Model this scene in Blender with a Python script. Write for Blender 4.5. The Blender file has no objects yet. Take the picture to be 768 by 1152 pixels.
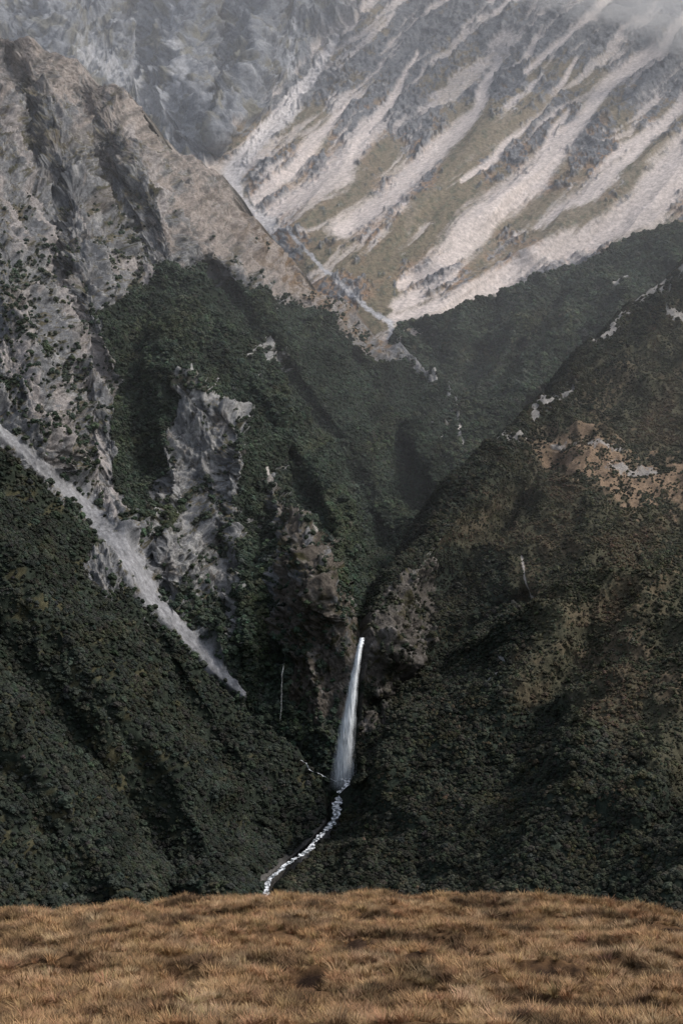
import bpy, math, random, mathutils, bmesh
import numpy as np
from mathutils import Vector, Matrix
rng=np.random.default_rng(7); random.seed(7)
TH=math.atan((700-576)/1800.0); CT,ST=math.cos(TH),math.sin(TH)
def W(px,py,d):
    px=np.asarray(px,float);py=np.asarray(py,float);d=np.asarray(d,float)
    xc=(px-384)/1800; yc=(576-py)/1800
    dy=CT-yc*ST; dz=ST+yc*CT
    k=d/dy
    return np.stack([xc*k,d+0*k,dz*k],-1)
# ---------- noise
_P=rng.permutation(256); _P=np.concatenate([_P,_P,_P]).astype(np.int32)
_G=rng.normal(size=(256,3)); _G/=np.linalg.norm(_G,axis=1)[:,None]; _G=_G.astype(np.float32)
_R=rng.random((256,3)).astype(np.float32)
def n3(x,y,z):
    xi=np.floor(x).astype(np.int32);yi=np.floor(y).astype(np.int32);zi=np.floor(z).astype(np.int32)
    xf=(x-xi).astype(np.float32);yf=(y-yi).astype(np.float32);zf=(z-zi).astype(np.float32)
    u=xf*xf*xf*(xf*(xf*6-15)+10);v=yf*yf*yf*(yf*(yf*6-15)+10);w=zf*zf*zf*(zf*(zf*6-15)+10)
    xi&=255;yi&=255;zi&=255
    def g(a,b,c):
        h=_P[_P[_P[xi+a]+yi+b]+zi+c]
        q=_G[h]
        return q[...,0]*(xf-a)+q[...,1]*(yf-b)+q[...,2]*(zf-c)
    x00=g(0,0,0)*(1-u)+g(1,0,0)*u; x10=g(0,1,0)*(1-u)+g(1,1,0)*u
    x01=g(0,0,1)*(1-u)+g(1,0,1)*u; x11=g(0,1,1)*(1-u)+g(1,1,1)*u
    return ((x00*(1-v)+x10*v)*(1-w)+(x01*(1-v)+x11*v)*w)*1.6
def facets(x,y,z):
    x=x.astype(np.float32);y=y.astype(np.float32);z=z.astype(np.float32)
    xi=np.floor(x).astype(np.int32);yi=np.floor(y).astype(np.int32);zi=np.floor(z).astype(np.int32)
    best=np.full(x.shape,9.,np.float32);hv=np.zeros(x.shape,np.float32);rv=np.zeros(x.shape,np.float32)
    for a in (-1,0,1):
        for b in (-1,0,1):
            for c in (-1,0,1):
                h=_P[_P[_P[(xi+a)&255]+((yi+b)&255)]+((zi+c)&255)]
                R=_R[h];dx=x-xi-a-R[...,0];dy=y-yi-b-R[...,1];dz=z-zi-c-R[...,2]
                d=dx*dx+dy*dy+dz*dz;m=d<best
                g=_G[h];v=g[...,0]*dx+g[...,1]*dy+g[...,2]*dz+(R[...,0]-.5)*.5
                best=np.where(m,d,best);hv=np.where(m,v,hv);rv=np.where(m,R[...,1],rv)
    return hv,rv
def fbm(x,y,z=0.0,o=4,g=0.5):
    z=np.zeros_like(x)+z; s=0;a=1;t=0;f=1
    for i in range(o):
        s=s+a*n3(x*f+i*17.3,y*f+i*5.1,z*f+i*9.7); t+=a; a*=g; f*=2.03
    return s/t*1.4
def ridged(x,y,z=0.0,o=4,g=0.5):
    z=np.zeros_like(x)+z; s=0;a=1;t=0;f=1;w=1
    for i in range(o):
        r=1-np.abs(n3(x*f+i*7.3,y*f+i*15.1,z*f+i*3.7))*1.5
        r=np.clip(r,0,1)**2*w; w=np.clip(r*1.6,0.25,1)
        s=s+a*r; t+=a; a*=g; f*=2.07
    return s/t
def ss(a,b,x):
    t=np.clip((x-a)/(b-a),0,1); return t*t*(3-2*t)
def mix(a,b,m):
    m=np.asarray(m)[...,None]; return a*(1-m)+np.asarray(b)*m
def poly_in(X,Y,pts):
    ins=np.zeros(X.shape,bool); n=len(pts)
    for i in range(n):
        x1,y1=pts[i];x2,y2=pts[(i+1)%n]
        if y1==y2: continue
        c=((y1>Y)!=(y2>Y))&(X<(x2-x1)*(Y-y1)/(y2-y1)+x1)
        ins^=c
    return ins
def pline(X,Y,pts):
    best=np.full(X.shape,1e9);side=np.zeros(X.shape);val=np.zeros(X.shape)
    for i in range(len(pts)-1):
        a=pts[i];b=pts[i+1]
        dx=b[0]-a[0];dy=b[1]-a[1];L=dx*dx+dy*dy
        t=np.clip(((X-a[0])*dx+(Y-a[1])*dy)/L,0,1)
        ex=X-a[0]-t*dx;ey=Y-a[1]-t*dy
        d=np.hypot(ex,ey); m=d<best
        best=np.where(m,d,best); side=np.where(m,np.sign(dx*ey-dy*ex),side)
        if len(a)>2: val=np.where(m,a[2]+(b[2]-a[2])*t,val)
    return best,side,val
def streak(X,Y,pts,nz=0.0,soft=0.35):
    d,s,w=pline(X,Y,pts)
    return 1-ss(1-soft,1+soft,d/np.maximum(w,0.3)+nz)
def tps(ctrl):
    c=np.array(ctrl,float); P=c[:,:2]/100; n=len(c)
    r=np.hypot(P[:,None,0]-P[None,:,0],P[:,None,1]-P[None,:,1])
    K=np.where(r>0,r*r*np.log(r+1e-12),0)+np.eye(n)*0.02
    A=np.zeros((n+3,n+3));A[:n,:n]=K;A[:n,n]=1;A[:n,n+1:]=P;A[n,:n]=1;A[n+1:,:n]=P.T
    b=np.zeros(n+3);b[:n]=c[:,2]; w=np.linalg.solve(A,b)
    def f(X,Y):
        x=X/100;y=Y/100;o=w[n]+w[n+1]*x+w[n+2]*y
        for i in range(n):
            r2=(x-P[i,0])**2+(y-P[i,1])**2
            o=o+w[i]*0.5*r2*np.log(r2+1e-12)
        return o
    return f
def grid_mesh(name,P,cols=None,mats=(),smooth=True,extra=None):
    h,w=P.shape[:2]
    me=bpy.data.meshes.new(name)
    me.vertices.add(h*w); me.vertices.foreach_set('co',P.reshape(-1).astype(np.float32))
    idx=np.arange(h*w).reshape(h,w)
    q=np.stack([idx[:-1,:-1],idx[1:,:-1],idx[1:,1:],idx[:-1,1:]],-1).reshape(-1,4)
    me.loops.add(q.size); me.loops.foreach_set('vertex_index',q.reshape(-1).astype(np.int32))
    me.polygons.add(len(q)); me.polygons.foreach_set('loop_start',(np.arange(len(q))*4).astype(np.int32))
    me.polygons.foreach_set('use_smooth',np.full(len(q),smooth))
    me.update(calc_edges=True)
    if cols is not None:
        a=me.attributes.new('Col','FLOAT_COLOR','POINT')
        c=np.ones((h*w,4),np.float32);c[:,:3]=np.clip(cols.reshape(-1,3),0,1);a.data.foreach_set('color',c.reshape(-1))
    if extra is not None:
        a=me.attributes.new('rough','FLOAT','POINT');a.data.foreach_set('value',extra.reshape(-1).astype(np.float32))
    for m in mats: me.materials.append(m)
    ob=bpy.data.objects.new(name,me); bpy.context.scene.collection.objects.link(ob)
    return ob
def normals(P):
    du=np.gradient(P,axis=1);dv=np.gradient(P,axis=0)
    n=np.cross(dv,du); n/=np.linalg.norm(n,axis=-1)[...,None]+1e-9
    s=np.sign(-(n*P).sum(-1))[...,None]
    return n*np.where(s==0,1,s)
# ---------- materials
def terrain_mat(name,s=1.0,bump=1.0):
    m=bpy.data.materials.new(name);m.use_nodes=True;nt=m.node_tree;N=nt.nodes;L=nt.links
    b=N['Principled BSDF'];b.inputs['Roughness'].default_value=1.0;b.inputs['Specular IOR Level'].default_value=0.0
    at=N.new('ShaderNodeAttribute');at.attribute_name='Col'
    ar=N.new('ShaderNodeAttribute');ar.attribute_name='rough'
    tc=N.new('ShaderNodeTexCoord')
    n1=N.new('ShaderNodeTexNoise');n1.inputs['Scale'].default_value=0.22*s;n1.inputs['Detail'].default_value=8;n1.inputs['Roughness'].default_value=0.78
    L.new(tc.outputs['Object'],n1.inputs['Vector'])
    mr=N.new('ShaderNodeMapRange');mr.inputs[1].default_value=0.32;mr.inputs[2].default_value=0.68;mr.inputs[3].default_value=0.5;mr.inputs[4].default_value=1.45
    L.new(n1.outputs['Fac'],mr.inputs[0])
    mx=N.new('ShaderNodeVectorMath');mx.operation='SCALE';L.new(at.outputs['Color'],mx.inputs[0]);L.new(mr.outputs[0],mx.inputs['Scale'])
    L.new(mx.outputs[0],b.inputs['Base Color'])
    bp=N.new('ShaderNodeBump');bp.inputs['Distance'].default_value=4.5*bump/s
    L.new(ar.outputs['Fac'],bp.inputs['Strength']);L.new(n1.outputs['Fac'],bp.inputs['Height']);L.new(bp.outputs[0],b.inputs['Normal'])
    return m
M_ter=terrain_mat('rock_and_scree')
M_far=terrain_mat('far_rock',0.5)
def tint_mat(name,rough=1.0,var=0.35,scale=3.0):
    m=bpy.data.materials.new(name);m.use_nodes=True;nt=m.node_tree;N=nt.nodes;L=nt.links
    b=N['Principled BSDF'];b.inputs['Roughness'].default_value=rough;b.inputs['Specular IOR Level'].default_value=0.08
    at=N.new('ShaderNodeAttribute');at.attribute_type='INSTANCER';at.attribute_name='tint'
    tc=N.new('ShaderNodeTexCoord');n1=N.new('ShaderNodeTexNoise');n1.inputs['Scale'].default_value=scale;n1.inputs['Detail'].default_value=4
    L.new(tc.outputs['Object'],n1.inputs['Vector'])
    mr=N.new('ShaderNodeMapRange');mr.inputs[1].default_value=0.3;mr.inputs[2].default_value=0.7;mr.inputs[3].default_value=1-var;mr.inputs[4].default_value=1+var
    L.new(n1.outputs['Fac'],mr.inputs[0])
    mx=N.new('ShaderNodeVectorMath');mx.operation='SCALE';L.new(at.outputs['Color'],mx.inputs[0]);L.new(mr.outputs[0],mx.inputs['Scale'])
    L.new(mx.outputs[0],b.inputs['Base Color'])
    return m
M_leaf=tint_mat('beech_foliage'); M_grass=tint_mat('tussock_blades',0.8,var=0.25,scale=8)
# ---------- patches
patches={}
CACHE={}
def make_patch(name,py0,py1,edge,side,other,ctrl,feats,disp,paint,ncol,step,mat,ext=160,floor=None,outdir=(0.5,0.6,-0.7),extcol=None):
    CACHE.clear()
    rows=np.arange(py0,py1+step,step)
    e=np.array(edge,float); E=np.interp(rows,e[:,0],e[:,1]); O=np.full_like(E,other)
    t=np.linspace(0,1,ncol)
    Lx,Rx=(E,O) if side=='L' else (O,E)
    X=Lx[:,None]*(1-t)+Rx[:,None]*t; Y=np.repeat(rows[:,None],ncol,1)
    D=tps(ctrl)(X,Y)
    for (pts,amp,wp,wn) in feats:
        d,s,v=pline(X,Y,pts)
        w=np.where(s>0,wp,wn)
        D=D-amp*np.exp(-(d/w)**2)
    P=W(X,Y,D)
    N=normals(P)
    P=P+N*disp(X,Y,P)[...,None]
    N=normals(P)
    col,rough,den=paint(X,Y,P,N)
    patches[name]=(X,Y,P,N,den)
    if ext:
        k=16; o=[]
        ed=P[:,0] if side=='L' else P[:,-1]
        sx=-1 if side=='L' else 1
        for i in range(0,k+1):
            q=(i/k); off=np.array([sx*outdir[0]*q,outdir[1]*q**0.8,outdir[2]*q**1.25])*ext
            nn=n3(ed[:,0]/15+i*.4,ed[:,1]/15,ed[:,2]/15+3)*4*q
            o.append(ed+off+nn[:,None])
        o=np.stack(o,1)
        XE=np.repeat((X[:,:1] if side=='L' else X[:,-1:]),k+1,1);YE=np.repeat(Y[:,:1],k+1,1)
        NE=np.zeros_like(o);NE[...,2]=.7
        patches[name+'_ext']=(XE,YE,o,NE,np.ones(XE.shape)); o=o[:,1:]
        c0=np.repeat((col[:,:1] if side=='L' else col[:,-1:]),k,1); r0=np.ones((len(rows),k))*0.8
        if extcol is not None:
            q=np.linspace(.3,1,k)[None,:]*np.ones((len(rows),1)); c0=mix(c0,extcol,q)
        if side=='L':
            P=np.concatenate([o[:,::-1],P],1);col=np.concatenate([c0[:,::-1],col],1);rough=np.concatenate([r0,rough],1)
        else:
            P=np.concatenate([P,o],1);col=np.concatenate([col,c0],1);rough=np.concatenate([rough,r0],1)
    if floor is not None:
        o=[]
        for i in range(1,7):
            q=i/6; b=P[-1].copy(); b[:,1]-=120*q; b[:,2]=b[:,2]*(1-q)+floor*q; o.append(b)
        o=np.stack(o,0); P=np.concatenate([P,o],0)
        col=np.concatenate([col,np.repeat(col[-1:],6,0)],0); rough=np.concatenate([rough,np.repeat(rough[-1:],6,0)],0)
    return grid_mesh(name,P,col,(mat,),True,rough)

CREEK=[(430,640),(412,700),(402,725),(387,875),(378,895),(375,925),(350,950),(302,988),(298,1015),(292,1080)]
C=lambda *a:np.array(a,float)
SCREE=C(.44,.405,.39); ROCK=C(.17,.175,.185); ROCKL=C(.34,.338,.335); ROCKD=C(.06,.062,.066)
OLIVE=C(.090,.085,.052); TAN=C(.27,.195,.13); BROWN=C(.105,.082,.056); FOREST=C(.025,.031,.024)

# ===== left mountain
LM_edge=[(-70,-130),(-20,-90),(35,0),(100,130),(190,230),(270,300),(335,370),(380,430),(430,500),(470,516),(510,514),(540,508),(590,474),(640,432),(700,408),(725,402),(800,394),(870,385),(960,380)]
LM_ctrl=[(-130,-60,2300),(0,35,2500),(130,100,2600),(230,190,2650),(300,270,2700),(370,335,2780),(430,380,2800),(500,430,2650),(515,470,2480),(512,510,2330),(508,540,2200),(474,590,2000),(432,640,1800),(408,700,1600),(402,725,1545),(395,800,1532),(388,870,1518),(380,950,1500),
(-130,380,1580),(0,478,1570),(140,620,1560),(270,775,1535),(330,845,1525),(200,900,1480),(-130,700,1480),
(0,250,1950),(-130,200,1900),(130,250,2180),(130,430,1840),(215,430,1850),(270,490,1800),(220,600,1670),(150,560,1720),(290,600,1760),(265,690,1620),(305,525,1850),(345,600,1700),(385,660,1600),(340,720,1555),(330,780,1540),(370,760,1540),
(400,500,2200),(400,600,1850),(420,430,2580),(300,380,2250),(200,320,2200),(470,520,2300)]
LM_feat=[([(300,510),(325,570),(345,605),(372,650)],55,38,12),
 ([(190,380),(215,430),(275,480),(262,540),(270,640),(278,720)],40,14,30),
 ([(175,480),(205,560),(180,620)],20,14,14),
 ([(40,60),(90,200),(110,330),(130,450),(145,580)],50,26,26),
 ([(-60,120),(0,250),(30,380),(60,500)],45,30,24),
 ([(130,100),(180,220),(290,330),(400,430),(480,520)],90,34,18),
 ([(180,220),(200,300),(215,380)],25,14,14),
 ([(60,200),(60,290),(90,370),(130,440)],-40,13,13),
 ([(0,60),(30,120),(40,200)],-40,14,14),([(90,110),(110,170),(125,240)],-40,12,12),
 ([(120,180),(150,250),(160,330),(150,450),(165,600),(185,660)],-46,18,16),
 ([(290,560),(300,640),(300,760)],-40,14,14),
 ([(240,310),(320,420),(400,540),(430,620)],-100,18,16),
 ([(220,320),(290,430),(370,560),(400,620)],60,14,12),
 ([(300,430),(350,520),(395,620)],50,12,12),
 ([(340,350),(430,450),(475,570)],-85,14,12),([(400,400),(470,470),(500,530)],-55,9,9),([(370,360),(450,450),(490,540)],45,10,10),
 ([(160,320),(190,380),(180,450)],30,12,12)]
def damp(X,Y,r=45):
    d,_,_=pline(X,Y,CREEK); return 0.12+0.88*ss(2,r,d)
F1=[(118,350),(150,325),(190,292),(260,315),(350,352),(430,402),(498,443),(514,480),(508,545),(430,645),(408,700),(392,665),(352,600),(312,530),(297,555),(322,640),(305,700),(300,770),(272,742),(264,700),(270,600),(262,560),(285,520),(280,475),(262,450),(215,428),(180,500),(164,570),(150,590),(134,540),(128,470),(140,420)]
ROCKS=[[(222,428,6),(212,470,9),(200,520,11),(182,570,9),(172,600,7)],[(236,440,7),(262,465,9),(276,487,7),(262,520,6),(250,560,5)],[(205,575,6),(228,605,10),(250,640,9),(262,680,7),(268,720,5)],[(195,655,6),(212,680,6)],[(168,560,5),(180,600,8),(200,630,8),(225,665,5)],[(285,400,4),(300,400,10),(322,412,6)],[(282,590,3),(290,610,4)],[(235,490,5),(240,540,5)]]
CLIFF=[(312,550),(350,595),(392,655),(408,722),(396,800),(370,815),(330,790),(308,700),(325,640)]
SCLINE=[(-30,455,5),(0,480,7),(60,537,8),(110,585,12),(145,630,14),(175,672,11),(215,718,9),(250,757,7),(275,780,4)]
def lm_masks(X,Y):
    if 'm' in CACHE: return CACHE['m']
    wx=X+18*fbm(X/30,Y/30,1.5,6,.64); wy=Y+18*fbm(X/30,Y/30,7.5,6,.64)
    f=poly_in(wx,wy,F1).astype(float)
    br=fbm(X/10+Y/40,Y/14,27.,6,.7)
    r=np.zeros_like(f)
    for p in ROCKS: r=np.maximum(r,streak(wx,wy,p,3.2*br+.05,.25))
    cl=poly_in(wx,wy,CLIFF)*ss(.32,.1,fbm(X/12,Y/20,33.,6,.64)-.03)
    sl=streak(X,Y,SCLINE,0)
    f=np.clip(f-np.maximum(r,cl),0,1)
    CACHE['m']=(f,r,cl,sl,br); return CACHE['m']
def crags(P,s1,s2,z=1.5):
    x,y,zz=P[...,0],P[...,1],P[...,2]
    wx=x+s1*.5*n3(x/s1*1.5,y/s1*1.5,zz/s1*1.5); wz=zz+s1*.5*n3(x/s1*1.5+9,y/s1*1.5,zz/s1*1.5)
    h1,c1=facets((wx+.5*wz)/s1,y/s1,(wz-.4*wx)/(s1*z)); h2,c2=facets((wx+.5*wz)/s2+5,y/s2,wz/(s2*z))
    return h1,h2,c1,c2
def lm_disp(X,Y,P):
    x,y,z=P[...,0],P[...,1],P[...,2]
    f,r,cl,sl,br=lm_masks(X,Y)
    h1,h2,c1,c2=crags(P,26,8); CACHE['c']=(c1,c2,h1,h2)
    big=ridged(x/150,y/200,z/230,6,.55)
    mid=ridged((x+.55*z)/34,y/45,(z-.5*x)/80+3,6,.7); CACHE['mid']=mid
    rocky=np.where(f>0.5,0.3,1.0)
    sm=ss(70,10,pline(X,Y,[(-130,-80),(0,35),(130,100),(230,190)])[0]); CACHE['sm']=sm
    rocky=rocky*(1-.4*sm)
    return damp(X,Y)*(42*(big-.4)+rocky*(17*(mid-.35)+4*h1+2.6*h2+4*fbm(x/7,y/7,z/7,4,.65)))*(1-.85*sl)
def lm_paint(X,Y,P,N):
    f,r,cl,sl,br=lm_masks(X,Y); c1,c2,h1,h2=CACHE['c']; mid=CACHE['mid'];sm=CACHE['sm']; nz_=N[...,2]
    a=X*0.55+Y*0.83; b=X*0.83-Y*0.55
    n1=fbm(X/60,Y/60,2.2,5); n2=fbm(b/6,a/24,5.2,6,.66); n3_=fbm(X/10,Y/10,8.8,6,.68); n5=fbm(b/3,a/6,71.,4,.7)
    z=np.zeros(X.shape+(3,))
    rk=mix(z+ROCK*1.15,ROCKL*1.05,ss(.3,.9,c2*.25+mid*.7+n2*.6+n5*.5)); rk=mix(rk,ROCKD,ss(.05,.45,n3_*.8-n2*.4-n5*.35))
    rk=mix(rk,C(.22,.18,.145),ss(.1,.5,fbm(X/35,Y/35,41.,4))*.4)
    veg=ss(.0,.16,(nz_-.68)*.6+n1*0.35+n3_*0.45+n5*.2+.10*ss(60,200,Y)+.03)
    vc=mix(z+OLIVE*.9,C(.14,.12,.077),ss(-.2,.4,fbm(X/18,Y/18,51.,5)+.3*n5))
    col=mix(rk,vc,veg*0.93)
    d,s,_=pline(X,Y,[(-130,-80),(0,35),(130,100),(230,190),(300,270),(370,335),(430,380)])
    top=ss(68,6,d+75*n2+80*n1+55*n3_)*ss(400,300,Y)
    col=mix(col,mix(z+C(.37,.32,.285),C(.20,.182,.168),ss(-.15,.3,n3_+.4*n2+.3*n5)),top*0.8)
    low=ss(36,8,d)*ss(200,300,Y); col=mix(col,TAN*0.8,low*ss(-.2,.3,n3_))
    nz=0.8*n3_+.6*n2
    for st in ([(50,270,5),(75,340,11),(100,385,13),(130,440,7),(140,470,3)],[(10,130,6),(40,230,7),(60,290,5)],[(100,390,6),(60,440,5),(90,520,9),(130,580,4)],[(30,330,12),(20,420,10),(60,500,8)],[(120,270,3),(180,320,5),(210,345,2)],[(0,200,5),(20,280,6)],[(90,230,4),(140,300,4)],[(0,380,8),(30,440,8)],[(90,440,6),(115,520,8),(138,575,4)],[(150,140,4),(180,210,5),(190,260,3)]):
        col=mix(col,SCREE*0.9,streak(X,Y,st,nz)*ss(-.35,.1,n2)*0.9)
    sp=mix(z+ROCKL*.9,C(.44,.435,.42),ss(.2,.9,c2*.25+mid*.5+n2*.6+n5*.6)); sp=mix(sp,ROCKD*1.2,ss(.05,.4,n3_*.7-.3*n2-.5*n5)); sp=mix(sp,OLIVE*.7,ss(.0,.22,n1*.4+n3_*.6-n5*.2)*.85)
    lowdark=ss(640,760,Y)*(1-r)*(1-cl)*(X>150); col=mix(col,FOREST*1.5,lowdark*0.9)
    col=mix(col,FOREST,f)
    col=mix(col,sp,r)
    cr=mix(z+C(.12,.105,.09),C(.27,.25,.23),ss(.4,1.0,c2*.3+mid*.5+n2*.9+n5*.4)); cr=mix(cr,OLIVE*.6,ss(.1,.4,n3_+.5*n1))
    col=mix(col,cr,cl)
    TR=[(305,524,1.2),(310,545,1.8),(325,565,2),(345,590,2.8),(352,602,1.5)]
    col=mix(col,C(.34,.32,.30),streak(X,Y,TR,1.0*n3_))
    for st in ([(490,430,5),(503,434,3)],[(505,455,3),(512,475,2)],[(497,485,1.2),(503,520,1.4)],[(440,530,1.),(478,565,1.2)],[(470,460,1.2),(490,480,1.2)]):
        col=mix(col,C(.42,.41,.40),streak(X,Y,st,0.9*n3_)*0.9)
    sc=streak(X,Y,SCLINE,0.9*n3_+.4*n2+.05)
    col=mix(col,C(.195,.197,.205)*(1+0.5*fbm(b/4,a/26,3.,5,.6))[...,None],sc)
    f=f*(1-sc)
    trail=streak(X,Y,[(305,524,3),(310,545,3.5),(325,565,4),(345,590,5),(352,602,3)])
    den=np.maximum(f*ss(-.95,-.5,n3_)*(1-trail), 0.75*lowdark*(1-sc)) + (1-f)*(1-sc)*(1-top)*(1-cl)*ss(-.05,.25,n1*.6+n3_*.6)*ss(200,380,Y)*0.5*(1-.35*r)+cl*.06
    rough=np.where(f>.5,.4,1.0)*(1-0.7*sc)
    return col,rough,np.clip(den,0,1)
make_patch('left_mountain',-70,960,LM_edge,'R',-130,LM_ctrl,LM_feat,lm_disp,lm_paint,660,1.05,M_ter,ext=220,extcol=FOREST)

# ===== near left forested slope
LN_edge=[(375,-129),(505,0),(562,60),(614,110),(662,144),(702,178),(745,218),(788,262),(845,326),(890,364),(925,366),(950,343),(985,300),(1015,294),(1080,288)]
LN_ctrl=[(-130,375,1500),(0,505,1520),(100,605,1520),(178,702,1500),(262,788,1490),(326,845,1480),(364,890,1462),(366,925,1415),(343,950,1365),(300,985,1290),(294,1015,1230),(288,1080,1120),
(-130,1080,850),(0,1015,1000),(150,1015,1100),(100,800,1250),(0,800,1170),(200,850,1350),(0,650,1320),(-130,700,1200)]
LN_feat=[([(-60,520),(40,650),(120,760),(190,850),(250,960),(270,1040)],60,28,36),([(120,640),(220,790),(300,900),(320,960)],-50,20,24),([(-60,760),(60,870),(140,1000)],45,26,34),([(-20,700),(60,800),(160,930),(200,1020)],-40,20,20),([(200,740),(270,850),(310,930)],30,14,16)]
def ln_disp(X,Y,P):
    x,y,z=P[...,0],P[...,1],P[...,2]
    return damp(X,Y)*ss(0,35,pline(X,Y,SCLINE)[0])*(30*(ridged(x/130,y/170,z/200+9,5)-.4)+5*fbm(x/25,y/25,z/25,3))
def ln_paint(X,Y,P,N):
    n=fbm(X/20,Y/20,4.4,4)
    col=mix(np.zeros(X.shape+(3,))+FOREST,OLIVE*0.6,ss(.1,.5,n))
    d,_,_=pline(X,Y,CREEK)
    bank=ss(13,6,d+5*n)*(Y>850); col=mix(col,C(.085,.082,.078)*(1+.6*fbm(X/3,Y/3,2.,3))[...,None],bank)
    return col,np.full(X.shape,.4),(1-bank)*np.ones_like(X)
make_patch('forested_hill',375,1080,LN_edge,'R',-130,LN_ctrl,LN_feat,ln_disp,ln_paint,300,1.3,M_ter,ext=50,floor=-250,extcol=C(.06,.058,.05),outdir=(.25,.6,-.9))

# ===== right near hill
RN_edge=[(240,869),(252,860),(297,768),(340,702),(385,666),(435,620),(490,570),(535,520),(585,480),(640,440),(700,415),(760,409),(830,404),(875,396),(905,392),(925,378),(955,350),(988,318),(1015,306),(1080,300)]
RN_ctrl=[(870,240,2500),(768,295,2400),(702,340,2300),(665,385,2200),(620,435,2100),(570,490,1950),(520,535,1850),(480,585,1750),(440,640,1660),(415,700,1570),(407,760,1535),(402,830,1520),(396,875,1505),(392,905,1450),(378,925,1420),(350,955,1365),(318,988,1290),(306,1015,1230),(300,1080,1120),
(870,560,1800),(768,500,1950),(768,400,2170),(650,500,1930),(700,600,1700),(768,700,1450),(600,600,1760),(610,690,1580),(545,755,1520),(470,810,1500),(420,860,1485),(540,670,1680),(480,720,1620),(455,770,1560),(440,700,1600),(768,850,1200),(768,1080,880),(870,800,1230),(870,1080,850),(600,1080,980),(450,1080,1080),(600,850,1300),(500,900,1320)]
RN_feat=[([(700,640),(640,668),(600,697),(570,725),(535,758),(500,785),(460,820),(420,858)],100,12,60),
 ([(590,680),(560,695),(520,722),(470,770),(430,800)],-55,18,14),
 ([(650,430),(600,470),(555,530),(500,600),(450,680),(440,730)],50,28,16),
 ([(620,520),(560,600),(500,660)],-40,18,18),
 ([(768,560),(700,640),(640,760),(560,880),(480,980)],-30,30,30),
 ([(700,800),(640,900),(560,1020)],36,30,30),([(840,640),(768,760),(720,900)],34,30,30),([(800,860),(740,940),(660,1040)],-36,24,24)]
RR=[(412,705),(430,670),(470,625),(500,632),(495,700),(465,745),(450,800),(415,835),(400,800),(402,740)]
def rn_r(X,Y):
    if 'r' not in CACHE:
        wx=X+14*fbm(X/26,Y/26,11.5,5,.6); wy=Y+14*fbm(X/26,Y/26,17.5,5,.6)
        CACHE['r']=poly_in(wx,wy,RR).astype(float)*ss(.3,.08,fbm(X/14,Y/24,37.,6,.64)-.05)
    return CACHE['r']
def rn_disp(X,Y,P):
    x,y,z=P[...,0],P[...,1],P[...,2]
    m=rn_r(X,Y); h1,h2,c1,c2=crags(P,26,8); mid=ridged(x/34,y/40,z/60,6,.66); CACHE['c']=(c1,c2,mid)
    return damp(X,Y,60)*(30*(ridged(x/150,y/190,z/200+2,5)-.4)+6*fbm(x/28,y/28,z/28,3))+(.25+.75*damp(X,Y,30))*(.12+.88*m)*(14*(mid-.3)+4*h1+2.5*h2)
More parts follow.
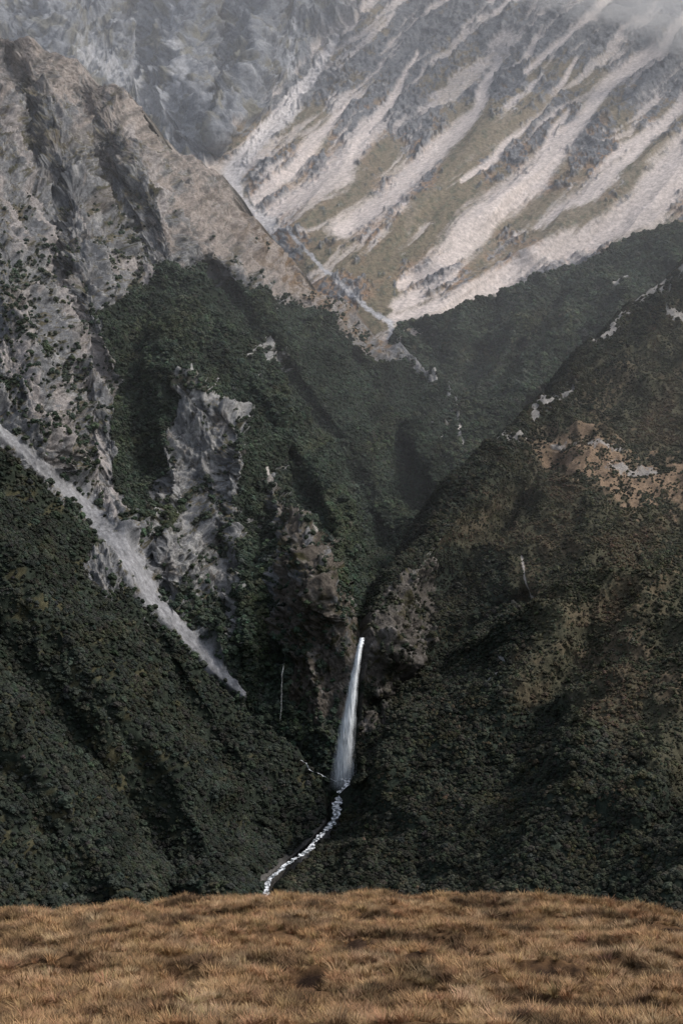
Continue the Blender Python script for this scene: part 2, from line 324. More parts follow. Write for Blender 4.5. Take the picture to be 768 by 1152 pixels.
def rn_paint(X,Y,P,N):
    n1=fbm(X/70,Y/50,1.1,5); n2=fbm(X/16,Y/12,6.1,6,.64); n3_=fbm(X/6,Y/5,3.1,4,.6)
    c1,c2,mid=CACHE['c']
    scrub=C(.062,.060,.042)
    z=np.zeros(X.shape+(3,)); col=z+scrub
    col=mix(col,BROWN*1.0,ss(.0,.4,n1+0.5*n2)*ss(950,650,Y)*.65)
    dd,_,v=pline(X,Y,[(575,490,14),(610,500,26),(660,520,34),(720,540,34),(790,545,30)])
    pk=1-ss(.4,1.15,dd/np.maximum(v,1)+1.4*n2)
    col=mix(col,C(.21,.15,.105),pk*0.85)
    dd,_,v=pline(X,Y,[(660,740,20),(700,740,40),(768,770,30)])
    pk2=1-ss(.3,1.1,dd/np.maximum(v,1)+1.4*n2); col=mix(col,C(.12,.085,.062),pk2*0.4)
    line,side,_=pline(X,Y,[(900,900),(768,885),(650,820),(560,760),(600,690),(560,640),(500,620),(470,640),(440,700)])
    sd=line*side+28*n1+14*n2
    fo=np.clip(ss(-12,12,-sd),0,1)
    up=ss(46,8,pline(X,Y,[(768,310),(702,352),(666,398),(620,448),(570,500),(520,545),(480,595),(440,650)])[0]+16*n2)
    fo=np.maximum(fo,ss(30,6,pline(X,Y,[(560,500),(520,540),(480,590),(440,645),(425,680)])[0]+10*n2))
    col=mix(col,FOREST*1.4,np.maximum(fo,up*.7))
    r=rn_r(X,Y)
    rc=mix(z+C(.11,.10,.09),C(.29,.27,.255),ss(.4,1.0,c2*.3+mid*.5+fbm(X/5,Y/14,9.1,5,.65)*.9)); rc=mix(rc,OLIVE*.7,ss(.1,.4,n2))
    col=mix(col,rc,r)
    out=0
    for st in ([(648,425,5),(628,440,5),(600,462,3)],[(745,312,10),(720,330,6)],[(700,345,6),(680,370,9),(668,385,5)],[(560,498,3),(585,492,4)],[(625,500,3),(650,497,3)],[(690,525,5),(735,522,4)],[(768,305,6),(780,310,8)],[(470,640,5),(500,600,4)],[(545,750,4),(562,738,5)],[(700,318,6),(690,325,5)],[(600,470,3),(640,432,4)],[(660,500,4),(700,505,3)],[(755,355,5),(770,360,5)]):
        out=np.maximum(out,streak(X,Y,st,2.3*n3_+1.4*n2+.15))
    col=mix(col,C(.25,.24,.23),out*.85)
    tr=streak(X,Y,[(588,632,1.),(592,655,.9),(598,675,1.3),(602,692,.9)],0.9*n3_); col=mix(col,C(.36,.33,.30),tr)
    d,_,_=pline(X,Y,CREEK); bank=ss(13,6,d+5*n2)*(Y>850); col=mix(col,C(.085,.082,.078)*(1+.6*n3_)[...,None],bank)
    den=np.maximum(fo,up*.8)*(1-.9*r)*(1-bank)*(1-out)
    patches['rn_scrub']=(1-r)*(1-.6*fo)*(1-tr)*(1-out)*(1-bank)*ss(-.7,.1,n2-pk*.4)
    return col,0.5+.5*r,den
make_patch('scrubby_hill',240,1080,RN_edge,'L',870,RN_ctrl,RN_feat,rn_disp,rn_paint,450,1.2,M_ter,ext=110,floor=-250,extcol=C(.045,.045,.038))

# ===== right middle forested ridge
RM_edge=[(236,869),(245,800),(265,700),(320,600),(352,510),(366,446),(400,450),(435,510),(470,520),(530,510),(600,495)]
RM_ctrl=[(446,366,2920),(510,352,2950),(600,320,3000),(700,265,3050),(800,240,3100),(870,235,3100),(450,400,2850),(510,435,2700),(520,470,2560),(510,530,2320),(495,600,2200),(600,400,2750),(650,450,2500),(768,350,2700),(870,600,2200),(600,560,2300)]
RM_feat=[([(768,280),(680,350),(600,430),(540,500)],90,30,24),([(560,350),(540,400),(525,450)],-80,16,14),([(640,330),(600,390),(540,450)],-90,18,14),([(600,340),(565,400),(532,455)],50,10,12),([(470,370),(490,400),(515,430)],-45,14,14),([(740,300),(690,330),(640,400)],-70,14,14),([(768,300),(720,340),(640,420),(560,490)],-40,10,10)]
def rm_disp(X,Y,P):
    x,y,z=P[...,0],P[...,1],P[...,2]
    return 40*(ridged(x/160,y/200,z/200+5,5)-.4)+6*fbm(x/30,y/30,z/30,3)
def rm_paint(X,Y,P,N):
    n=fbm(X/26,Y/20,14.4,4); n2=fbm(X/8,Y/8,1.4,3)
    col=mix(np.zeros(X.shape+(3,))+FOREST*1.3,OLIVE,ss(.2,.5,n))
    den=np.ones_like(X)*ss(-1,-.5,n)
    for st in ([(690,322,5),(705,318,4)],[(448,395,3),(446,380,3)],[(519,470,2),(520,500,1.5)],[(512,520,2),(508,545,2)]):
        m=streak(X,Y,st,0.9*n2); col=mix(col,C(.4,.38,.36),m); den=den*(1-m)
    return col,np.full(X.shape,.5),den
make_patch('forested_ridge',236,600,RM_edge,'L',870,RM_ctrl,RM_feat,rm_disp,rm_paint,380,1.2,M_ter,ext=110,extcol=FOREST)

# ===== background mountains
BG_ctrl=[(-130,-120,5600),(200,-120,5600),(500,-120,5400),(890,-120,5000),(-130,150,4500),(0,40,4900),(120,120,4350),(200,160,4050),(250,190,3800),(200,0,5000),(370,60,4600),(320,140,4100),(300,262,3500),(350,300,3250),(430,365,2960),(430,420,2900),(768,-20,4600),(768,250,3250),(890,300,3150),(600,100,4050),(450,100,4250),(400,200,3700),(500,250,3420),(600,250,3400),(200,420,3000),(-130,420,3200),(890,450,2950),(480,0,4800),(890,100,3800)]
BG_feat=[([(380,-60),(420,60),(350,140),(300,180)],70,30,30),
 ([(700,-40),(600,60),(500,170),(420,240),(340,280)],110,40,40),
 ([(850,0),(720,100),(600,200),(500,290)],85,35,35),
 ([(860,130),(740,200),(600,280)],50,22,22),
 ([(768,180),(700,240),(510,350)],-25,20,20),([(720,60),(640,160),(560,260),(470,310)],-50,20,20),([(550,70),(490,170),(400,240)],-65,20,20),
 ([(370,60),(320,130),(260,190)],-50,24,24),([(130,60),(160,130),(230,170)],-60,25,25),
 ([(200,-40),(215,80),(240,150)],140,22,22),([(60,-60),(60,60),(100,110)],130,26,26),([(300,-40),(290,60),(260,140)],140,20,20),([(250,-50),(250,40),(245,110)],-90,12,12),([(130,-60),(150,20),(160,80)],-90,14,14)]
def bgm(X,Y):
    if 'b' in CACHE: return CACHE['b']
    q=ss(390,415,X+Y*.9+36*fbm(X/30,Y/30,3.3,5,.6))
    a=-.77*X+.64*Y; b=.64*X+.77*Y+10*fbm(X/120,Y/120,61.,3)
    n1=fbm(X/70,Y/55,31.,5); n2=fbm(b/4,a/60,5.5,6,.66); n3_=fbm(X/9,Y/7,9.,6,.68); n4=fbm(b/16+.8*n1,a/150,2.5,5,.6)
    rk=ss(-.02,.13,n1*.6+n3_*.5+n2*.25+ss(230,20,Y)*.42-.13)
    sc=ss(.12,.3,n4+.35*n2+.0)*.65
    nz=.8*n2+.4*n3_+.35*n1
    wX=X+9*fbm(X/90,Y/90,81.,3);wY=Y+8*fbm(X/90,Y/90,87.,3)
    for st in ([(800,150,24),(768,185,30),(720,230,24),(650,268,19),(560,315,20),(500,342,15),(445,353,8)],
               [(768,112,5),(700,180,9),(640,232,15),(560,285,17),(450,335,9)],
               [(730,50,5),(660,130,9),(600,200,17),(545,250,20),(500,285,12),(455,312,6)],
               [(560,60,3),(530,120,6),(480,180,13),(430,225,20),(380,255,12)],
               [(650,70,2),(600,130,4),(560,172,6),(520,205,3)],
               [(470,60,2),(440,120,5),(380,190,13),(310,238,12)],
               [(700,-30,4),(650,30,7),(590,75,3)],[(780,10,6),(740,55,8),(710,80,4)],[(440,215,4),(462,240,9),(458,262,4)],[(400,110,2),(370,150,5),(330,190,9),(290,225,8)],[(640,140,3),(610,170,6),(640,120,2)],[(740,140,3),(700,160,6),(670,190,3)]):
        sc=np.maximum(sc,streak(wX,wY,st,nz,.5)*.93)
    for st in ([(770,130,5),(700,208,8),(600,272,9),(510,320,6)],[(700,100,6),(640,190,9),(590,250,9),(520,300,6)],[(560,120,6),(500,200,10),(440,275,14),(380,300,6)],[(660,30,5),(600,110,12),(540,165,10)],[(480,110,8),(420,190,8),(350,250,5)],[(768,60,9),(700,125,12)],[(600,260,5),(480,325,4)]):
        m=streak(wX,wY,st,nz*1.2,.45); sc=sc*(1-.9*m)
    CACHE['b']=(q,a,b,n1,n2,n3_,n4,rk,sc); return CACHE['b']
def bg_disp(X,Y,P):
    x,y,z=P[...,0],P[...,1],P[...,2]
    q,a,b,n1,n2,n3_,n4,rk,sc=bgm(X,Y)
    h1,h2,c1,c2=crags(P,60,20,1.4)
    mid=ridged(x/70,y/120,z/130,6,.64);CACHE['c']=(c1,c2,mid)
    wb=b+12*fbm(X/110,Y/110,2.,3)
    R=(ridged(wb/75,a/320,1.7,4)-.4)*26-3*sc+rk*(1-sc)*(2+17*(mid-.2)+5*h1+4*h2)
    Lf=11*h1+7*h2+60*ridged((x-.3*z)/170,y/300,z/480,6,.58)+40*mid
    return q*R+(1-q)*Lf+1.8*fbm(x/14,y/14,z/14,3)*(1-.8*sc)
def bg_paint(X,Y,P,N):
    q,a,b,n1,n2,n3_,n4,rk,sc=bgm(X,Y); c1,c2,mid=CACHE['c']
    n5=fbm(b/3,a/9,71.,4,.7)
    z=np.zeros(X.shape+(3,))
    grass=mix(z+C(.20,.17,.12),C(.31,.21,.14),ss(-.1,.4,n1)); grass=mix(grass,C(.11,.115,.078),ss(.0,.3,n3_+.3*n2+.3*n5)*.9)
    rock=mix(z+C(.16,.17,.185),C(.31,.31,.315),ss(.4,1.1,c2*.3+mid*.5+n3_*.5+n2*.4+n5*.4)); rock=mix(rock,C(.075,.082,.095),ss(.05,.4,-n3_+.3*n2-.4*n5))
    R=mix(grass,rock,rk)
    R=mix(R,C(.52,.465,.44)*(1+.22*n2[...,None]+.1*n5[...,None]),sc)
    m=fbm(X/24,Y/20,14.,6,.6)
    lr=mix(z+C(.20,.215,.24),C(.38,.39,.41),ss(.3,.9,mid*.6+n3_*.5+n5*.5)); lr=mix(lr,C(.08,.09,.105),ss(.05,.4,-n3_*.8-.5*n5))
    Lf=mix(lr,C(.16,.15,.105),ss(.0,.2,m*.7+.25*n5)*.75)
    ls=0
    for st in ([(90,70,8),(140,100,16),(190,130,14),(235,165,8)],[(195,0,3),(205,60,4),(215,120,4)],[(150,40,3),(150,100,5)],[(330,20,3),(325,90,5)],[(40,60,4),(90,95,6)]):
        ls=np.maximum(ls,streak(X,Y,st,.9*n3_+.9*n2,.35))
    Lf=mix(Lf,C(.42,.43,.455),ls*.8)
    col=mix(Lf,R,q)
    st=streak(X,Y,[(378,40,3),(350,90,7),(320,130,10),(285,165,9),(262,195,11),(262,230,14),(300,250,12)],.6*n3_+.5*n2)
    col=mix(col,C(.45,.43,.43),st)
    cb=streak(X,Y,[(295,268,1.5),(325,262,1.5),(385,322,3.),(415,345,3),(440,358,3.5),(440,380,4)],1.3*n3_+.1); col=mix(col,C(.44,.44,.46),cb)
    return col,np.full(X.shape,.9)*(1-.75*np.maximum(sc*q,st)),np.zeros_like(X)
make_patch('distant_mountains',-120,450,[(-120,-130),(450,-130)],'L',890,BG_ctrl,BG_feat,bg_disp,bg_paint,940,1.05,M_far,ext=0)

xs=np.linspace(-6000,6000,60);ys=np.linspace(-2500,9000,60);GX,GY=np.meshgrid(xs,ys)
grid_mesh('valley_ground',np.stack([GX,GY,-245+0*GX],-1),np.zeros(GX.shape+(3,))+OLIVE*.7,(M_ter,),True,np.ones(GX.shape)*.5)

# ---------- instanced vegetation
def proto_tree(name,seed):
    r=random.Random(seed)
    bm=bmesh.new()
    nl=9
    for i in range(nl):
        an=i*2.4+r.random(); rad=0 if i==0 else r.uniform(.35,.62)
        zz=.95 if i==0 else r.uniform(.15,.85)
        s=r.uniform(.42,.6) if i else .6
        c=Vector((rad*math.cos(an),rad*math.sin(an),zz))
        res=bmesh.ops.create_icosphere(bm,subdivisions=2,radius=s,matrix=Matrix.Translation(c))
        for v in res['verts']:
            d=(v.co-c); v.co=c+d*(1+r.uniform(-.28,.28)); v.co.z=c.z+(v.co.z-c.z)*.8
    for i in range(90):
        an=r.uniform(0,6.28); e=r.uniform(-.1,1.4); R=r.uniform(.85,1.12)
        p=Vector((R*math.cos(an)*math.cos(e),R*math.sin(an)*math.cos(e),.5+R*math.sin(e)*.85))
        q=[p+Vector((r.uniform(-.15,.15),r.uniform(-.15,.15),r.uniform(-.12,.12))) for _ in range(3)]
        bm.faces.new([bm.verts.new(k) for k in q])
    bmesh.ops.create_cone(bm,segments=6,radius1=.1,radius2=.05,depth=1.6,matrix=Matrix.Translation((0,0,-.3)))
    me=bpy.data.meshes.new(name);bm.to_mesh(me);bm.free();me.materials.append(M_leaf)
    return bpy.data.objects.new(name,me)
def proto_tussock(name,seed):
    r=random.Random(seed);vs=[];fs=[]
    for i in range(55):
        an=r.uniform(0,6.28);b0=r.uniform(0,.12);h=r.uniform(.28,.55);lean=r.uniform(.05,.42);w=r.uniform(.007,.012)
        dx,dy=math.cos(an),math.sin(an);px,py=-dy*w,dx*w
        k=len(vs)
        for t,ww in ((0,1),(.5,.8),(1,.15)):
            R=b0+lean*t**1.8; z=h*(t-.25*t*t*lean*2)-.03
            vs.append((dx*R+px*ww,dy*R+py*ww,z));vs.append((dx*R-px*ww,dy*R-py*ww,z))
        fs+= [(k,k+1,k+3,k+2),(k+2,k+3,k+5,k+4)]
    me=bpy.data.meshes.new(name);me.from_pydata(vs,[],fs);me.materials.append(M_grass)
    return bpy.data.objects.new(name,me)
def coll(name,obs):
    c=bpy.data.collections.new(name)
    for o in obs:c.objects.link(o)
    return c
C_tree=coll('tree_kinds',[proto_tree('beech_tree',i) for i in range(5)])
C_tus=coll('tussock_kinds',[proto_tussock('tussock_clump',i) for i in range(5)])
def scatter(name,pts,scale,tint,collection,tilt=0.15):
    n=len(pts); me=bpy.data.meshes.new(name); me.vertices.add(n); me.vertices.foreach_set('co',pts.reshape(-1).astype(np.float32))
    a=me.attributes.new('sc','FLOAT_VECTOR','POINT');a.data.foreach_set('vector',scale.reshape(-1).astype(np.float32))
    rot=np.stack([rng.normal(0,tilt,n),rng.normal(0,tilt,n),rng.uniform(0,6.28,n)],-1)
    a=me.attributes.new('rt','FLOAT_VECTOR','POINT');a.data.foreach_set('vector',rot.reshape(-1).astype(np.float32))
    t=np.ones((n,4),np.float32);t[:,:3]=np.clip(tint,0,1)
    a=me.attributes.new('tint','FLOAT_COLOR','POINT');a.data.foreach_set('color',t.reshape(-1))
    ob=bpy.data.objects.new(name,me);bpy.context.scene.collection.objects.link(ob)
    g=bpy.data.node_groups.new(name+'_nodes','GeometryNodeTree')
    g.interface.new_socket('Geometry',in_out='INPUT',socket_type='NodeSocketGeometry');g.interface.new_socket('Geometry',in_out='OUTPUT',socket_type='NodeSocketGeometry')
    N=g.nodes;L=g.links;gi=N.new('NodeGroupInput');go=N.new('NodeGroupOutput')
    ci=N.new('GeometryNodeCollectionInfo');ci.inputs['Collection'].default_value=collection;ci.inputs['Separate Children'].default_value=True;ci.inputs['Reset Children'].default_value=True
    ip=N.new('GeometryNodeInstanceOnPoints');ip.inputs['Pick Instance'].default_value=True
    s=N.new('GeometryNodeInputNamedAttribute');s.data_type='FLOAT_VECTOR';s.inputs['Name'].default_value='sc'
    r=N.new('GeometryNodeInputNamedAttribute');r.data_type='FLOAT_VECTOR';r.inputs['Name'].default_value='rt'
    L.new(gi.outputs[0],ip.inputs['Points']);L.new(ci.outputs[0],ip.inputs['Instance'])
    L.new(s.outputs['Attribute'],ip.inputs['Scale']);L.new(r.outputs['Attribute'],ip.inputs['Rotation']);L.new(ip.outputs[0],go.inputs[0])
    md=ob.modifiers.new('scatter','NODES');md.node_group=g
    return ob
def sample(key,den,per_m2,maxn=150000):
    X,Y,P,N,_=patches[key]
    du=P[:-1,1:]-P[:-1,:-1];dv=P[1:,:-1]-P[:-1,:-1]
    A=np.linalg.norm(np.cross(du,dv),axis=-1)
    w=(A*np.clip(N[:-1,:-1,2],.45,1)*den[:-1,:-1])
    w=w*((X[:-1,:-1]>-80)&(X[:-1,:-1]<845))
    tot=w.sum();n=int(min(maxn,tot*per_m2)); c=np.cumsum(w.reshape(-1));i=np.searchsorted(c,rng.uniform(0,c[-1],n))
    i=np.clip(i,0,w.size-1);r_,c_=np.unravel_index(i,w.shape);u=rng.random((n,1));v=rng.random((n,1))
    p=P[r_,c_]+du[r_,c_]*u+dv[r_,c_]*v
    print('SCATTER',key,int(tot),n)
    return p,X[r_,c_],Y[r_,c_]
def tints(n,base,var=.2,hue=.06):
    b=np.array(base)[None]*np.exp(rng.normal(0,var,(n,1)))
    return b*(1+rng.normal(0,hue,(n,3)))
def veg(name,srcs,base,size,patchcol=None,warm=.5):
    ps=[];xs_=[];ys_=[]
    for key,den,per in srcs:
        p,x,y=sample(key,den,per);ps.append(p);xs_.append(x);ys_.append(y)
    p=np.concatenate(ps);x=np.concatenate(xs_);y=np.concatenate(ys_);n=len(p)
    s=size*np.exp(rng.normal(0,.33,n)); sc=np.stack([s,s*rng.uniform(.85,1.15,n),s*rng.uniform(.75,1.2,n)],-1)
    t=tints(n,base)*np.clip(1+.75*fbm(x/30,y/30,12.,5,.6),.45,1.8)[:,None]
    t=mix(t,t*C(1.35,1.15,.85),ss(.0,.5,fbm(x/45,y/35,33.,5,.6))*warm)
    if patchcol is not None: t=mix(t,tints(n,patchcol),ss(.0,.5,fbm(x/60,y/45,1.1,4)))
    p=p+np.array([0,0,1.])*s[:,None]*.2
    return scatter(name,p,sc,t,C_tree)
def E(k,y0,y1=2000): Y=patches[k+'_ext'][1]; return ((Y>y0)&(Y<y1)).astype(float)
veg('beech_forest',[('forested_hill',patches['forested_hill'][4],.19),('forested_hill_ext',E('forested_hill',300,840),.12)],(.030,.035,.028),1.6)
veg('beech_forest',[('left_mountain',patches['left_mountain'][4],.15),('left_mountain_ext',E('left_mountain',400,690),.1)],(.041,.053,.039),1.95)
veg('beech_forest',[('scrubby_hill',patches['scrubby_hill'][4],.22),('scrubby_hill_ext',E('scrubby_hill',330,690),.14)],(.034,.037,.028),1.45)
veg('beech_forest',[('forested_ridge',patches['forested_ridge'][4],.10),('forested_ridge_ext',E('forested_ridge',240),.07)],(.054,.067,.048),2.5)
veg('hill_scrub',[('scrubby_hill',patches['rn_scrub'],.21)],(.052,.054,.038),1.02,(.085,.068,.047))

# ---------- waterfall and stream
def water_mat(name,lo,hi,alpha=True):
    m=bpy.data.materials.new(name);m.use_nodes=True;nt=m.node_tree;N=nt.nodes;L=nt.links
    b=N['Principled BSDF'];b.inputs['Roughness'].default_value=.6;b.inputs['Base Color'].default_value=(.76,.80,.83,1)
    a=N.new('ShaderNodeAttribute');a.attribute_name='Col'
    tc=N.new('ShaderNodeTexCoord');mp=N.new('ShaderNodeMapping');mp.inputs['Scale'].default_value=(.6,.6,.06) if alpha else (.35,.35,.35)
    n=N.new('ShaderNodeTexNoise');n.inputs['Scale'].default_value=1;n.inputs['Detail'].default_value=5
    L.new(tc.outputs['Object'],mp.inputs[0]);L.new(mp.outputs[0],n.inputs['Vector'])
    mr=N.new('ShaderNodeMapRange');mr.inputs[1].default_value=lo;mr.inputs[2].default_value=hi
    L.new(n.outputs['Fac'],mr.inputs[0])
    if alpha:
        mu=N.new('ShaderNodeMath');mu.operation='MULTIPLY';mu.use_clamp=True;L.new(mr.outputs[0],mu.inputs[0]);L.new(a.outputs['Fac'],mu.inputs[1]);L.new(mu.outputs[0],b.inputs['Alpha'])
    else:
        mc=N.new('ShaderNodeMix');mc.data_type='RGBA';mc.inputs['A'].default_value=(.05,.06,.065,1);mc.inputs['B'].default_value=(.72,.75,.78,1)
        L.new(mr.outputs[0],mc.inputs['Factor']);L.new(mc.outputs['Result'],b.inputs['Base Color'])
    return m
M_fall=water_mat('falling_water',.34,.68);M_str=water_mat('white_water',.46,.6,False)
def curtain(parent,name,path,layers,seed,top=0.01,amp=1.0):
    rr=np.random.default_rng(seed); n=110
    p=np.array(path,float);yy=np.linspace(p[0,1],p[-1,1],n)
    xc=np.interp(yy,p[:,1],p[:,0]);ww=np.interp(yy,p[:,1],p[:,2]);dd=np.interp(yy,p[:,1],p[:,3])
    for l in range(layers):
        m=14;t=np.linspace(-1,1,m)
        off=rr.uniform(-.35,.35);sc=rr.uniform(.35,.8) if l else 1
        X=xc[:,None]+off*ww[:,None]*(1-sc)+t[None]*ww[:,None]*sc+.8*n3(yy/14+l*9,yy*0+l,yy*0)[:,None]
        Y=np.repeat(yy[:,None],m,1)
        D=dd[:,None]-l*1.2-2.5*(1-t[None]**2)+0.8*n3(X/2,Y/12,X*0+l*3.3)
        P=W(X,Y,D); q=(yy-yy[0])/(yy[-1]-yy[0])
        al=np.clip(1.4*(1-np.abs(t[None])**1.2),0,1)*ss(-.001,top,q)[:,None]*ss(1.0,.86,q)[:,None]
        al=al*(1.9-.95*q[:,None])*amp*(.9 if l==0 else 1)
        o=grid_mesh(name+'_%d'%l,P,np.repeat(al[...,None],3,-1),(M_fall,)); o.parent=parent
fall=bpy.data.objects.new('waterfall',None);bpy.context.scene.collection.objects.link(fall)
curtain(fall,'water_sheet',[(407,717,3.2,1500),(405,727,3.6,1488),(402,742,4.3,1484),(398,765,5.6,1484),(394,795,8,1486),(390,825,11,1487),(387,855,14,1488),(386,892,18,1488)],6,1)
fall2=bpy.data.objects.new('waterfall',None);bpy.context.scene.collection.objects.link(fall2)
curtain(fall2,'thin_trickle',[(320,740,.6,1525),(317,760,.9,1520),(316,800,1.,1516),(314,815,.8,1512)],1,5,.1,.3)
def stream(name,path,lift=3.0):
    p=np.array(path,float);s=np.r_[0,np.cumsum(np.hypot(np.diff(p[:,0]),np.diff(p[:,1])))];n=int(s[-1]/.7)+2;t=np.linspace(0,s[-1],n)
    x=np.interp(t,s,p[:,0])+3*n3(t/11,t*0+1,t*0)+1.8*n3(t/4,t*0+4,t*0);y=np.interp(t,s,p[:,1]);w=np.interp(t,s,p[:,2])*np.clip(.75+1.1*n3(t/6,t*0+8,t*0),.2,2);d=np.interp(t,s,p[:,3])-lift
    m=7;u=np.linspace(-1,1,m);X=x[:,None]+u[None]*w[:,None];Y=y[:,None]+0*X
    P=W(X,Y,np.repeat(d[:,None],m,1));P[...,2]+=.9*n3(P[...,0]/3,P[...,1]/3,P[...,2]/3)
    return grid_mesh(name,P,None,(M_str,))
stream('stream',[(388,876,9,1484),(391,884,6,1472),(383,895,6,1452),(378,905,6,1430),(379,918,5,1408),(372,928,4,1390),(352,948,3.5,1352),(350,954,5,1342),(335,964,3.5,1315),(318,976,3.8,1292),(302,990,3.8,1266),(299,1002,4,1240),(303,1020,5,1213),(300,1040,5,1168)],10)
stream('stream',[(338,855,.7,1470),(352,868,.9,1466),(368,875,.8,1462),(384,880,1.2,1462)])

# ---------- foreground grass field
zb=float(W(384,1152,44)[2]); zc=float(W(384,1020,80)[2]); slope=(zc-zb)/36
def ray_y(py):
    r=float(W(384,py,1.)[2]); return (zb-44*slope)/(r-slope)
holes=[]
for (px,py,s) in [(545,1082,.6),(614,1104,.75),(757,1048,.9),(350,1106,.5),(182,1149,.4),(432,1032,.6),(700,1062,.4),(90,1100,.4),(470,1098,.45),(250,1040,.4),(630,1045,.4),(8,1018,.5),(400,1075,.3),(150,1060,.35),(560,1120,.3)]:
    yy=ray_y(py-6); holes.append(((px-384)/1800*yy,yy,s))
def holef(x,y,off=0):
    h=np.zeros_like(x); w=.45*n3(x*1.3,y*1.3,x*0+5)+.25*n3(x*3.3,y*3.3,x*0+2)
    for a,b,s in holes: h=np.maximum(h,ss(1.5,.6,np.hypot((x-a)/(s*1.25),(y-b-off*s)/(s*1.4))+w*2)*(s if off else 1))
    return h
def fieldz(x,y):
    crest=80+6*np.sin(x*.09+1)+5*n3(x/14,x*0,x*0)
    z=np.where(y<44, np.interp(y,[-40,0,10,44],[-1.2,-1.75,-3.6,zb]), zb+slope*(y-44))
    z=z+ss(0,20,y)*(.5*n3(x/9,y/9,x*0)+.34*n3(x/3,y/3,x*0+3)+.2*n3(x/1.1,y/1.3,x*0+9)) - ss(20,70,y)*(.06*np.clip(x-2,0,None)+.022*np.clip(-x-4,0,None)) -.25*holef(x,y)+.6*holef(x,y,1.9)
    over=np.clip(y-crest,0,None); z=z-over**1.5*.12
    return z
gx=np.linspace(-70,70,600);gy=np.linspace(-30,135,700);GX,GY=np.meshgrid(gx,gy)
Pf=np.stack([GX,GY,fieldz(GX,GY)],-1)
nf=fbm(GX/5,GY/5,2.,4)
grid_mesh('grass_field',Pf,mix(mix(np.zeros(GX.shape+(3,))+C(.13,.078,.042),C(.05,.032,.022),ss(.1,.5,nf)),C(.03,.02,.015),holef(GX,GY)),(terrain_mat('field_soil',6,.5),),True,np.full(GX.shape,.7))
n=56000
x=rng.uniform(-32,32,n);y=rng.uniform(38,96,n)
keep=(np.abs(x)<y*.25+4)
hole=fbm(x/2.2,y/3.2,6.,4,.6); keep&=~(hole>.36)&(holef(x,y)<.35)&((holef(x,y,.9)<.25)|(rng.random(n)<.12))
x=x[keep];y=y[keep];n=len(x);hole=hole[keep]
pts=np.stack([x,y,fieldz(x,y)],-1)
s=rng.uniform(.45,1.25,n)*(1-.5*ss(.0,.36,hole))
tt=tints(n,(.29,.182,.095),.22,.05);tt=mix(tt,tints(n,(.10,.064,.036),.2,.05),ss(-.08,.32,fbm(x/3,y/5,22.,5,.6)));tt=mix(tt,tints(n,(.41,.29,.17),.12,.05),ss(.12,.5,fbm(x/2.5,y/4,42.,4))*.7)
scatter('tussock_grass',pts,np.stack([s*1.1,s*1.1,s*.85],-1),tt,C_tus,.15)

# ---------- air: thin valley haze and cloud on the tops
def vol_mat(name,den,col=(.93,.95,1,1),an=.2):
    m=bpy.data.materials.new(name);m.use_nodes=True;nt=m.node_tree;nt.nodes.clear()
    o=nt.nodes.new('ShaderNodeOutputMaterial');v=nt.nodes.new('ShaderNodeVolumeScatter');v.inputs['Density'].default_value=den;v.inputs['Color'].default_value=col;v.inputs['Anisotropy'].default_value=an
    nt.links.new(v.outputs[0],o.inputs['Volume']);return m
bm=bmesh.new();bmesh.ops.create_cube(bm,size=1,matrix=Matrix.Translation((0,5150,900))@Matrix.Diagonal((7000,7200,2600,1)))
me=bpy.data.meshes.new('valley_haze');bm.to_mesh(me);bm.free();me.materials.append(vol_mat('haze',8.5e-5))
bpy.context.scene.collection.objects.link(bpy.data.objects.new('valley_haze',me))
M_cl=vol_mat('cloud_vapour',.0036,(.98,.98,1,1))
bm=bmesh.new()
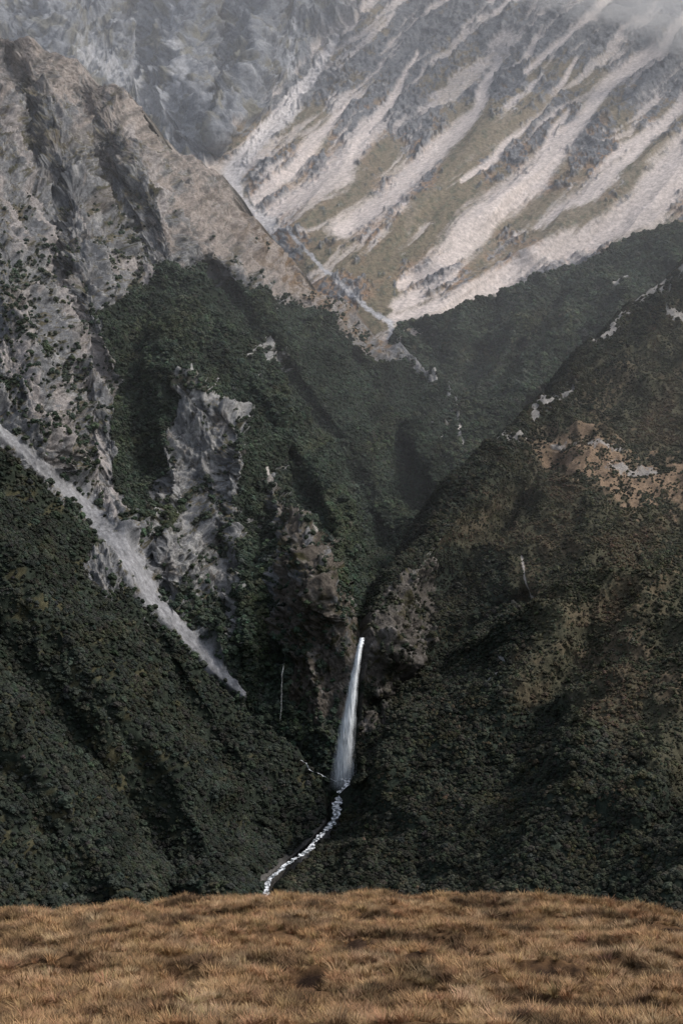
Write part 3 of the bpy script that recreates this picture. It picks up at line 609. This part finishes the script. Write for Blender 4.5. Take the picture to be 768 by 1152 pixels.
for (px,py,d,r) in [(760,-6,4100,160),(700,-28,4200,170),(640,-38,4300,150),(580,-38,4400,135),(790,34,3900,115),(500,-40,4600,135),(740,12,3980,85),(860,10,3900,200),(400,-50,4700,145),(300,-58,4700,130),(620,-16,4150,85),(540,-20,4250,70),(460,-26,4400,80)]:
    c=Vector(W(px,py,d)); res=bmesh.ops.create_icosphere(bm,subdivisions=4,radius=1.)
    for v in res['verts']:
        u=v.co.copy()
        k=1+.45*mathutils.noise.fractal(u*1.7+c*.01,1,2,4)
        v.co=c+Vector((u.x*r*1.5,u.y*r,u.z*r*.5))*k
me=bpy.data.meshes.new('mist_cloud');bm.to_mesh(me);bm.free();me.materials.append(M_cl)
bpy.context.scene.collection.objects.link(bpy.data.objects.new('mist_cloud',me))

# ---------- light
el=math.radians(48); az=math.radians(98)
sd=Vector((math.sin(az)*math.cos(el),math.cos(az)*math.cos(el),math.sin(el)))
sl=bpy.data.lights.new('sun','SUN');sl.energy=2.9;sl.angle=math.radians(12);sl.color=(1,.94,.88)
so=bpy.data.objects.new('sun',sl);so.rotation_euler=sd.to_track_quat('Z','Y').to_euler();bpy.context.scene.collection.objects.link(so)
w=bpy.data.worlds.new('World');bpy.context.scene.world=w;w.use_nodes=True
nt=w.node_tree;sk=nt.nodes.new('ShaderNodeTexSky');sk.sky_type='NISHITA';sk.sun_disc=False;sk.sun_elevation=el;sk.sun_rotation=az
sk.air_density=1;sk.dust_density=3;sk.ozone_density=1
hs=nt.nodes.new('ShaderNodeHueSaturation');hs.inputs['Saturation'].default_value=.6;hs.inputs['Value'].default_value=1.25
bg=nt.nodes['Background'];bg.inputs['Strength'].default_value=.15;nt.links.new(sk.outputs[0],hs.inputs['Color']);nt.links.new(hs.outputs[0],bg.inputs['Color'])
cam=bpy.data.cameras.new('camera');co=bpy.data.objects.new('camera',cam);bpy.context.scene.collection.objects.link(co)
cam.sensor_fit='VERTICAL';cam.sensor_height=36;cam.sensor_width=24;cam.lens=1800/1152*36;cam.clip_end=30000;cam.clip_start=.5
co.rotation_euler=(math.radians(90)+TH,0,0);bpy.context.scene.camera=co
sc=bpy.context.scene;sc.view_settings.view_transform='Standard';sc.view_settings.look='None';sc.view_settings.exposure=0
